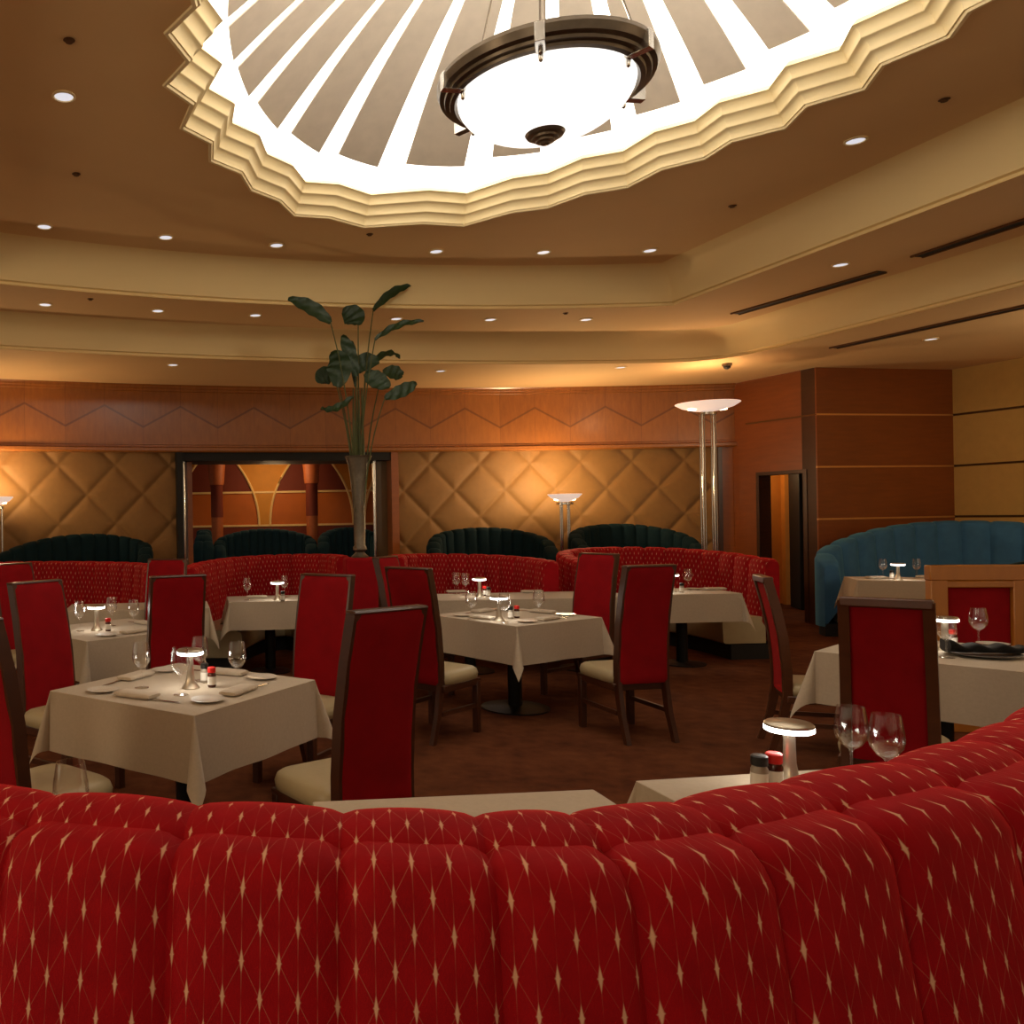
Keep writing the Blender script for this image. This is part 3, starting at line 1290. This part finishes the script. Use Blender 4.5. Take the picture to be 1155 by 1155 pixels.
R = math.radians
W1 = 'the front left table'
W2 = 'the second left table'
W3 = 'the middle table'
W4 = 'the table left of the vase'
W5 = 'the long table behind the middle table'
W6 = 'the far right booth table'
W7 = 'the far left booth table'
W8 = 'the teal booth table'
W9 = 'the right edge table'
WN1 = 'the empty foreground table'
WN2 = 'the foreground lamp table'
WN0 = 'the hidden table left in the foreground'
T1 = table(-.29, 4.27, R(-83 + 45), .94, .94, W1, seed=3)
T2 = table(-1.02, 6.54, R(-95 + 45), .94, .94, W2, seed=4)
T3 = table(2.24, 6.92, R(-106 + 45), .94, .94, W3, seed=5)
T4 = table(.30, 8.78, .05, .86, .62, W4, over=.28, seed=6)
T5 = table(2.92, 8.62, .02, 1.95, .70, W5, over=.28, seed=7)
T6 = table(4.60, 8.80, .03, .86, .66, W6, over=.28, seed=8)
T7 = table(-1.0, 8.22, .08, 1.35, .66, W7, over=.28, seed=9)
T8 = table(7.72, 9.86, -.42, .95, .60, W8, over=.30, seed=10)
T9 = table(4.05, 4.88, math.atan2(-.79, .61), .95, .95, W9, over=.30, seed=11)
N1 = table(.66, 2.17, .08, .85, .70, WN1, over=.25, seed=12)
N2 = table(1.64, 2.43, .13, .76, .50, WN2, over=.25, seed=13, back=.06)
N0 = table(-.60, 2.24, .0, .52, .46, WN0, over=.25, seed=14)

# ------------------------------------------------------------------ chairs
def mk_chair(framed=False):
    o = thing('dining_chair', '', 'chair')
    hw = .176 if framed else .180
    wd = 'chair_wood' if framed else 'chair_dark'
    line = [(-.33, 0), (-.262, .20), (-.225, .40), (-.225, .55), (-.245, .80), (-.285, 1.02), (-.335, 1.22)]
    for s in (-1, 1):
        m = MB()
        P = []
        for y, z in line:
            d = .058 if z > .42 else .04 + .018 * z / .42
            w = (.048 if framed else .030) if z > .3 else .034
            x = s * (hw - .0 if z < .5 else hw - .012 * (z - .5))
            P.append([(x - w / 2, y - d / 2, z), (x + w / 2, y - d / 2, z), (x + w / 2, y + d / 2, z), (x - w / 2, y + d / 2, z), (x - w / 2, y - d / 2, z)])
        m.grid(P)
        m.add(P[0][:4], [(3, 2, 1, 0)])
        m.add(P[-1][:4], [(0, 1, 2, 3)])
        m.build('back_post', wd, o, angle=30)
        m = MB()
        m.box((s * .195, .20, .19), (.045, .045, .38), taper=1.0)
        m.build('front_leg', wd, o, bevel=.004)
        m = MB()
        m.box((s * .195, -.03, .20), (.022, .42, .03))
        m.build('side_stretcher', wd, o)
    m = MB()
    m.box((0, -.332 if framed else -.336, 1.212 if framed else 1.224), (2 * hw + .02, .064, .048 if framed else .016))
    m.build('top_rail', wd, o, bevel=.008)
    m = MB()
    ys = smooth_curve([(y, z) for y, z in line[2:]], 4)
    zt_ = 1.20 if framed else 1.218
    ys = [p for p in ys if p.y < zt_ - .02]
    k_ = (zt_ - 1.02) / .2
    ys.append(Vector((-.285 - .05 * k_, zt_)))
    P = []
    nrow = len(ys)
    for i, p in enumerate(ys):
        t = i / (nrow - 1)
        e = min(1, min(t, 1 - t) * 9 + .75)
        w = hw + (-.022 if framed else .008) - .012 * max(0, p.y - .5)
        row = []
        for k in range(20):
            a = 2 * PI * k / 20
            cx, cy = cos(a), sin(a)
            X = w * (abs(cx) ** .25) * (1 if cx > 0 else -1)
            Yv = (.022 if framed else .036) * e * (abs(cy) ** .3) * (1 if cy > 0 else -1)
            row.append((X, p.x + Yv, p.y))
        P.append(row + [row[0]])
    m.grid(P)
    m.add(P[0][:-1], [list(range(20))])
    m.add(P[-1][:-1], [list(range(20))])
    m.build('backrest', 'red', o, angle=50)
    m = MB()
    m.box((0, .0, .375), (.43, .46, .05))
    m.build('seat_frame', wd, o, bevel=.005)
    m = MB()
    P = []
    for z, s in ((.395, .93), (.405, 1.0), (.44, 1.02), (.47, .98), (.485, .90), (.492, .7), (.495, .35)):
        row = []
        for k in range(28):
            a = 2 * PI * k / 28
            cx, cy = cos(a), sin(a)
            row.append((.225 * s * abs(cx) ** .35 * (1 if cx > 0 else -1), .01 + .225 * s * abs(cy) ** .35 * (1 if cy > 0 else -1), z))
        P.append(row + [row[0]])
    m.grid(P)
    m.add(P[0][:-1], [list(range(28))])
    m.add(P[-1][:-1], [list(range(28))])
    m.build('seat', 'leather', o, angle=60)
    return o


CHAIR = Proto(mk_chair)
FRAMED = Proto(lambda: mk_chair(True))


def chair(x, y, target, label, turn=0, scale=None, kind=None):
    """chair at plan x, y facing the target point"""
    d = Vector(target) - Vector((x, y))
    (kind or CHAIR).put(label, (x, y, 0), math.atan2(d.y, d.x) - PI / 2 + turn, 'high backed red dining chairs', scale)


A = 'high backed red chair '
chair(-.86, 3.62, T1[0], A + 'cut off by the left edge, beside the front left table')
chair(.42, 3.66, T1[0], A + 'seen from behind at the right of the front left table', turn=-.34)
chair(-1.02, 5.02, T1[0], A + 'facing the front left table from its far left side', turn=.1)
chair(.36, 5.14, T1[0], A + 'showing its bright front beyond the right of the front left table')
chair(-.52, 5.86, T2[0], A + 'seen from behind between the two left hand tables', turn=-.3)
chair(-1.80, 7.30, T2[0], A + 'whose top shows at the far left behind another chair')
chair(-.76, 7.56, T2[0], A + 'almost hidden, on the far right side of the second left table')
chair(1.44, 6.20, T3[0], A + 'at the left front of the middle table, seen from behind')
chair(2.76, 6.12, T3[0], A + 'seen from behind at the right front of the middle table', turn=-.42)
chair(2.93, 7.36, T3[0], A + 'showing its bright front behind the right of the middle table')
chair(1.58, 7.45, T3[0], A + 'dark, mostly hidden behind the left chair of the middle table')
chair(3.23, 4.18, (4.57, 5.66), A + 'seen from behind in front of the right edge table', scale=.95, kind=FRAMED)
chair(3.84, 5.62, (5.2, 5.1), A + 'in side view at the left of the right edge table', scale=.93, kind=FRAMED)

# wooden partition with red panel, right
pt_a, pt_b = at_depth(1053, 640, 6.0), at_depth(1152, 634, 5.9)
cpt = (pt_a + pt_b) / 2
part = thing('wooden_partition', 'honey coloured wooden booth end with an inset red panel behind the right edge table', 'partition', (cpt.x, cpt.y, 0), math.atan2(pt_b.y - pt_a.y, pt_b.x - pt_a.x))
hp = cpt.z
for x, w in ((-.255, .11), (.235, .07)):
    m = MB()
    m.box((x, 0, hp / 2), (w, .07, hp))
    m.build('post', 'oak', part, bevel=.008)
for z, h, w in ((hp - .055, .11, .63), (hp - .135, .05, .44), (.30, .60, .44)):
    m = MB()
    m.box((0 if w > .5 else -.01, -.002 if w > .5 else .004, z), (w, .075, h))
    m.build('rail', 'oak', part, bevel=.008)
m = MB()
m.box((-.01, .01, (hp - .14 + .58) / 2), (.42, .03, hp - .14 - .58))
m.build('red_panel', 'red', part, bevel=.01)
m = MB()
m.box((.45, .02, (hp - .12) / 2), (.36, .06, hp - .12))
m.build('side_board', 'oak', part, bevel=.008)

# ------------------------------------------------------------------ table things
TZ = .7588


def mk_glass():
    m = MB()
    m.lathe([(.036, 0), (.036, .002), (.012, .005), (.0045, .012), (.0042, .085), (.008, .095), (.026, .108), (.041, .130), (.046, .150), (.044, .180), (.036, .228),
             (.0348, .228), (.0425, .180), (.0443, .150), (.0395, .131), (.025, .1105), (.003, .1)], 24)
    return tag(m.build('wine_glass', 'glass'), '', 'wine glass')


def mk_lamp():
    o = thing('table_lamp', '', 'table lamp')
    m = MB()
    m.lathe([(.045, 0), (.046, .004), (.038, .012), (.024, .035), (.018, .07), (.0165, .12), (.016, .168)], 24)
    m.build('stem', 'lampmetal', o)
    m = MB()
    m.lathe([(.016, .176), (.060, .178), (.066, .182), (.066, .188), (.060, .193), (.004, .196)], 28)
    m.build('disc_shade', 'lampmetal', o)
    m = MB()
    m.lathe([(.016, .167), (.062, .166), (.0665, .169), (.0665, .1815), (.016, .176)], 28, caps=False)
    m.build('light_ring', 'lampglow', o)
    light('lamp_light', 'POINT', (0.0, 0, .150), 1.0, (1, .93, .82), .03, o)
    return o


def mk_jar(cap):
    def f():
        o = thing('condiment_bottle', '', 'condiment')
        m = MB()
        m.lathe([(.017, 0), (.019, .004), (.019, .055), (.015, .064)], 16)
        m.build('bottle', 'sauce' if cap == 'redcap' else 'jar', o)
        m = MB()
        m.lathe([(.0194, .012), (.0194, .048)], 16, caps=False)
        m.build('paper_label', 'label', o)
        m = MB()
        m.lathe([(.016, .064), (.0185, .066), (.0185, .086), (.015, .089)], 16)
        m.build('cap', cap, o)
        return o
    return f


def mk_plate():
    m = MB()
    m.lathe([(.045, 0), (.05, .003), (.078, .012), (.080, .0135), (.076, .014), (.05, .006), (.003, .005)], 28)
    return tag(m.build('bread_plate', 'china'), '', 'plate')


def mk_napkin():
    m = MB()
    P = []
    for i in range(15):
        x = -.105 + .21 * i / 14
        row = []
        for k in range(14):
            a = 2 * PI * k / 14
            e = min(1, min(i, 14 - i) / 1.5 + .55)
            row.append((x, .048 * abs(cos(a)) ** .5 * (1 if cos(a) > 0 else -1) * (1 + .06 * sin(i * 1.3)), .0135 + .0135 * e * abs(sin(a)) ** .6 * (1 if sin(a) > 0 else -1)))
        P.append(row + [row[0]])
    m.grid(P)
    m.add(P[0][:-1], [list(range(14))])
    m.add(P[-1][:-1], [list(range(14))])
    return tag(m.build('folded_napkin', 'napkin', angle=70), '', 'napkin')


def mk_knife():
    m = MB()
    P = []
    for y, w, h in ((-.105, .005, .004), (-.10, .0085, .007), (-.02, .006, .006), (0, .005, .004), (.02, .009, .003), (.09, .009, .002), (.105, .003, .0015)):
        P.append([(-w, y, .001), (w, y, .001), (w, y, h), (-w, y, h), (-w, y, .001)])
    m.grid(P)
    m.add(P[0][:4], [(3, 2, 1, 0)])
    m.add(P[-1][:4], [(0, 1, 2, 3)])
    return tag(m.build('table_knife', 'steel'), '', 'knife')


GL, LP, JR, JB = Proto(mk_glass), Proto(mk_lamp), Proto(mk_jar('redcap')), Proto(mk_jar('blackcap'))
PL, NP, KN = Proto(mk_plate), Proto(mk_napkin), Proto(mk_knife)


def glass(px, py, s, sc=None):
    p = at(px, py, TZ)
    GL.put('wine glass ' + s, (p.x, p.y, TZ + .001), 0, 'wine glasses', sc)


def lamp(px, py, s):
    p = at(px, py, TZ)
    return LP.put('small glowing disc shaded metal lamp on ' + s, (p.x, p.y, TZ + .001), 0, 'disc table lamps')


def jar(P, px, py, s, sc=1.12):
    p = at(px, py, TZ)
    P.put(s, (p.x, p.y, TZ + .001), 0, 'condiment bottles', sc)


def setting(T, k, pos, where, dist=.345, plate=True, side=.23):
    c, rot = T
    n = Vector((cos(rot + k * PI / 2), sin(rot + k * PI / 2)))
    f = -n
    lf = Vector((-f.y, f.x))
    q = c + n * dist
    a = math.atan2(lf.y, lf.x)
    w = '%s of %s' % (pos, where)
    NP.put('folded white napkin on the ' + w, (q.x, q.y, TZ + .001), a + .12, 'folded napkins')
    if plate:
        p = q + lf * side
        PL.put('small white bread plate on the ' + w, (p.x, p.y, TZ + .001), 0, 'bread plates')
        p = q - lf * .16
        KN.put('steel table knife on the ' + w, (p.x, p.y, TZ + .001), a + PI / 2 + .15, 'table knives')


# sides of a rotated square: k=0 right front, 1 right back, 2 left back, 3 left front
for T, w in ((T1, W1), (T3, W3)):
    for k, pos in ((0, 'right front side'), (1, 'right far side'), (2, 'left far side'), (3, 'left front side')):
        setting(T, k, pos, w)
for k, pos in ((0, 'right front side'), (1, 'right far side')):
    setting(T2, k, pos, W2)

glass(160, 776, 'left of the lamp on ' + W1)
glass(204, 784, 'in front of the lamp on ' + W1)
glass(226, 768, 'behind the lamp on ' + W1)
glass(268, 776, 'right of the red capped bottle on ' + W1)
lamp(215, 776, W1)
jar(JR, 239, 775, 'small red capped sauce bottle beside the lamp on ' + W1)
jar(JB, 231, 770, 'small dark capped shaker behind the red capped bottle on ' + W1)
glass(90, 712, 'left of the lamp on ' + W2)
glass(126, 706, 'behind the lamp on ' + W2)
glass(151, 710, 'at the right of the lamp on ' + W2)
lamp(109, 711, W2)
jar(JR, 122, 712, 'small red capped sauce bottle beside the lamp on ' + W2)
glass(532, 699, 'left of the lamp on ' + W3)
glass(569, 703, 'in front of the lamp on ' + W3)
glass(608, 698, 'right of the condiments on ' + W3)
lamp(563, 700, W3)
jar(JB, 576, 698, 'small dark capped shaker beside the lamp on ' + W3)
jar(JR, 583, 697, 'small red capped bottle right of the lamp on ' + W3)
glass(279, 677, 'left of the lamp on ' + W4)
glass(321, 673.5, 'right of the lamp on ' + W4)
lamp(313, 677, W4)
jar(JB, 319, 678, 'small dark capped shaker beside the lamp on ' + W4)
glass(515, 670, 'farther left of the lamp on ' + W5)
glass(525, 671, 'nearer to the lamp on ' + W5)
lamp(541, 673, W5)
jar(JR, 547, 672, 'small red capped bottle beside the lamp on ' + W5)
jar(JB, 551, 673, 'small dark capped shaker right of the lamp on ' + W5)
glass(750, 666.5, 'left one beside the lamp on ' + W6)
glass(776, 666, 'right one on ' + W6)
lamp(758, 668, W6)
jar(JB, 769, 668.5, 'small dark capped shaker beside the lamp on ' + W6)
glass(996, 652, 'left of the lamp on ' + W8)
glass(1034, 652, 'right of the lamp on ' + W8)
lamp(1013, 654, W8)
jar(JB, 1006, 653, 'small dark capped shaker beside the lamp on ' + W8)
glass(1068, 742, 'in front of the lamp on ' + W9)
glass(1104, 729, 'behind the black napkin on ' + W9)
lamp(1066, 733, W9)
jar(JR, 1075, 729, 'small red capped bottle behind a glass on ' + W9)
glass(961, 880, 'taller one right of the lamp on ' + WN2)
glass(1001, 893, 'wider, nearer one at the right on ' + WN2)
lamp(891, 886.5, WN2)
jar(JB, 857, 894, 'small black capped seasoning jar left of the lamp on ' + WN2, 1.25)
jar(JR, 873.5, 891, 'small red capped jar touching the lamp on ' + WN2, 1.25)
p = Vector((-.44, 2.14, 0))
GL.put('clear stemmed wine glass whose rim shows behind the left of the foreground banquette', (p.x, p.y, TZ + .001), 0, 'wine glasses')


def napkin_at(px, py, s, rz=0):
    p = at(px, py, TZ)
    NP.put('folded white napkin ' + s, (p.x, p.y, TZ + .001), rz, 'folded napkins')


def plate_at(px, py, s):
    p = at(px, py, TZ)
    PL.put('small white bread plate ' + s, (p.x, p.y, TZ + .001), 0, 'bread plates')


napkin_at(290, 674.5, 'left of the lamp on ' + W4)
napkin_at(515, 668.5, 'behind the glasses on ' + W5)
napkin_at(600, 668.5, 'at the right on ' + W5)
napkin_at(744, 666, 'at the left on ' + W6)
napkin_at(806, 665.5, 'at the right on ' + W6)
plate_at(826 - 44, 665, 'between the napkins on ' + W6)
napkin_at(988, 652.5, 'at the left on ' + W8)
napkin_at(1046, 651.5, 'at the right on ' + W8)
plate_at(1120, 728, 'at the far side of ' + W9)
p = at(1109, 740, TZ)
m = MB()
m.lathe([(.11, 0), (.12, .004), (.168, .014), (.172, .017), (.168, .019), (.12, .009), (.003, .007)], 36)
o = m.build('charger_plate', 'slate', loc=(p.x, p.y, TZ + .001))
tag(o, 'grey round plate under the black napkin on ' + W9, 'plate')
m = MB()
P = []
for i in range(21):
    x = -.18 + .36 * i / 20
    hgt = .022 + .005 * sin(i * .9 + 1) + (.012 if i < 5 else 0) * (1 - i / 5)
    row = []
    for k in range(16):
        a = 2 * PI * k / 16
        wv = 1 + .12 * sin(i * 1.1 + k)
        row.append((x, .055 * wv * abs(cos(a)) ** .6 * (1 if cos(a) > 0 else -1), hgt + hgt * .98 * abs(sin(a)) ** .7 * (1 if sin(a) > 0 else -1)))
    P.append(row + [row[0]])
m.grid(P)
m.add(P[0][:-1], [list(range(16))])
m.add(P[-1][:-1], [list(range(16))])
o = m.build('black_napkin', 'blacknapkin', loc=(p.x, p.y, TZ + .021), angle=70)
o.rotation_euler = (0, 0, -.25)
tag(o, 'black rolled cloth napkin lying on the grey plate on ' + W9, 'napkin')

# ------------------------------------------------------------------ floor lamps
def torchiere(label, px, pdisc, Y, rad, npole, spread, name='floor_lamp', glow=40):
    z = at_depth(px, pdisc, Y).z
    x = at_depth(px, pdisc, Y).x
    o = thing(name, label, 'lamp', (x, Y, 0))
    m = MB()
    m.lathe([(rad * .5, 0), (rad * .5, .02), (.05, .035)], 24)
    m.build('base', 'chrome', o)
    for k in range(npole):
        m = MB()
        xx = -spread / 2 + spread * k / (npole - 1)
        yy = (.04 if k % 2 else -.04) if npole > 2 else 0
        m.lathe([(.013, .02), (.013, z - .04)], 12, (xx, yy, 0))
        m.build('pole', 'chrome', o)
        if npole == 2:
            for s in (-.03, .03):
                m = MB()
                m.lathe([(.007, .02), (.007, z - .06)], 8, (xx + s, 0, 0))
                m.build('rod', 'chrome', o)
    m = MB()
    m.lathe([(spread * .75, -.06), (spread * .75, -.03), (.02, -.03)], 20, (0, 0, z - .02))
    m.build('collar', 'chrome', o)
    m = MB()
    m.lathe([(.05, -.04), (rad * .45, -.02), (rad * .8, .02), (rad, .07), (rad * .985, .075), (rad * .78, .03), (rad * .4, -.005), (.004, -.01)], 36, (0, 0, z))
    m.build('bowl', 'torch', o)
    for s in (-1, 1):
        m = MB()
        m.lathe([(.004, -.02), (rad * .2, -.01), (rad * .2, .02), (.004, .04)], 14, (s * rad * .45, 0, z - .004))
        m.build('bulb', 'torchhot', o)
    light('torchiere_light', 'POINT', (0, 0, z + .2), glow, (1, .72, .40), .12, o)
    return o


torchiere('tall twin poled chrome torchiere with a shallow glowing bowl at the right', 798, 461, 11.2, .39, 2, .15, glow=6)
torchiere('short chrome lamp glowing against the quilted wall between two dark booths', 637, 563, 12.32, .24, 4, .16, glow=78)
torchiere('short lamp at the left edge whose glow lights the quilted wall', -6, 567, 11.0, .24, 4, .16, glow=40)

# ------------------------------------------------------------------ vase and plant
VB = Vector((1.275, 8.95, 1.161))
m = MB()
m.lathe([(.09, 0), (.092, .012), (.07, .03), (.045, .055), (.075, .085), (.07, .11), (.058, .13), (.062, .3), (.062, .52), (.068, .54), (.07, .6), (.09, .85), (.115, 1.02), (.145, 1.075), (.14, 1.078),
         (.10, .95), (.05, .6), (.04, .2), (.003, .19)], 28)
tag(m.build('vase', 'pewter', angle=40, loc=VB), 'tall hammered silver trumpet vase on the red divider', 'vase')
plant = thing('plant', 'tall banana leaved plant rising from the silver vase', 'plant', VB + Vector((0, 0, .25)))
Yv = VB.y
base0 = VB + Vector((0, 0, .25))


def pxp(px, py, dy=0):
    return at_depth(px, py, Yv + dy) - base0


stems = MB()


def leaf(tip, mid, root, wid, dy, tw=0.4, curl=.25):
    """leaf blade root -> mid -> tip (photo columns/rows at the plant's depth), with its stalk"""
    r, c, t = pxp(*root, dy), pxp(*mid, dy * 1.3), pxp(*tip, dy * 1.6)
    b = Vector((random.uniform(-.03, .03), random.uniform(-.03, .03), .0))
    k1 = b.lerp(r, .55) + Vector((-(r.x - b.x) * .28, 0, (r.z - b.z) * .10))
    st = [b, b.lerp(k1, .5) , k1, r]
    cv = []
    for i in range(9):
        u = i / 8
        p = (1 - u) ** 3 * b + 3 * (1 - u) ** 2 * u * st[1] + 3 * (1 - u) * u * u * k1 + u ** 3 * r
        cv.append(p)
    q = MB()
    q.tube(cv, [.012 - .006 * i / 8 for i in range(9)], 6)
    q.build('stalk', 'stalk', plant)
    q = MB()
    n = 14
    up = Vector((0, -1, 0)).lerp(Vector((0, 0, 1)), tw).normalized()
    rows = []
    for i in range(n + 1):
        u = i / n
        p = (1 - u) ** 2 * r + 2 * u * (1 - u) * (c * 2 - (r + t) / 2) + u * u * t
        du = (2 * (1 - u) * ((c * 2 - (r + t) / 2) - r) + 2 * u * (t - (c * 2 - (r + t) / 2))).normalized()
        sd = du.cross(up).normalized()
        nm = sd.cross(du)
        w = wid * .84 * (sin(PI * min(1, u * .93 + .045)) ** .62)
        row = []
        for j in range(7):
            v = (j - 3) / 3
            row.append(p + sd * (w * v) + nm * (-curl * w * (1 - abs(v)) * 1.0 + .012 * sin(u * 22 + j)))
        rows.append(row)
    q.grid(rows)
    lo = [[p + Vector((0, .003, -.003)) for p in rw] for rw in rows]
    q.grid(lo)
    q.build('leaf', 'leaf', plant, angle=80)


leaf((325, 337), (352, 347), (373, 364), .095, -.2, .2)
leaf((386, 351), (398, 356), (404, 366), .15, .1, .1)
leaf((463, 322), (442, 330), (421, 350), .06, .15, .3)
leaf((478, 362), (448, 367), (423, 383), .05, -.15, .4)
leaf((451, 404), (438, 398), (415, 411), .06, .2, .5)
leaf((372, 400), (382, 412), (380, 436), .16, -.1, .0)
leaf((360, 432), (366, 424), (378, 420), .12, .1, .1)
leaf((386, 378), (394, 397), (402, 424), .085, -.05, .0)
leaf((428, 408), (412, 408), (404, 420), .12, .1, .1)
leaf((440, 436), (425, 428), (412, 420), .12, -.1, .2)
leaf((454, 424), (446, 420), (432, 420), .10, .15, .2)
leaf((470, 432), (454, 440), (434, 449), .09, -.15, .3)
leaf((362, 460), (378, 460), (398, 447), .06, -.15, .5)
leaf((396, 385), (398, 400), (401, 436), .05, .05, .1)
for dx in (-.035, -.01, .012, .04):
    q = MB()
    q.tube([(dx, 0, .1), (dx * 1.3, .0, .9), (dx * 1.2, 0, 1.55)], [.02, .018, .008], 8)
    q.build('stalk', 'stalk', plant)

# ------------------------------------------------------------------ light
w = bpy.data.worlds.new('world')
scene.world = w
w.use_nodes = True
w.node_tree.nodes['Background'].inputs[0].default_value = (1.0, .80, .56, 1)
w.node_tree.nodes['Background'].inputs[1].default_value = .28
# unseen fill lights added to brighten the main room, left, right and behind
light('room_fill', 'POINT', (-4.5, 2.0, 2.7), 100, (1, .79, .53), .5)
light('room_fill', 'POINT', (-2.0, -1.5, 2.7), 60, (1, .80, .55), .5)
light('room_fill', 'POINT', (8.5, 1.5, 2.7), 60, (1, .79, .53), .5)
light('room_fill', 'POINT', (9.2, 7.6, 2.7), 45, (1, .79, .53), .4)
light('back_room_lamp', 'POINT', (.6, 14.2, 2.4), 15, (1, .68, .35), .2)
light('passage_lamp', 'POINT', (8.45, 13.6, 2.3), 14, (1, .66, .32), .15)

scene.view_settings.view_transform = 'Standard'
scene.view_settings.look = 'None'
scene.view_settings.gamma = 1
scene.view_settings.use_curve_mapping = False
scene.view_settings.exposure = .36
scene.cycles.max_bounces = 8
scene.cycles.transparent_max_bounces = 16
scene.cycles.sample_clamp_indirect = 4
scene.cycles.caustics_reflective = False
scene.cycles.caustics_refractive = False
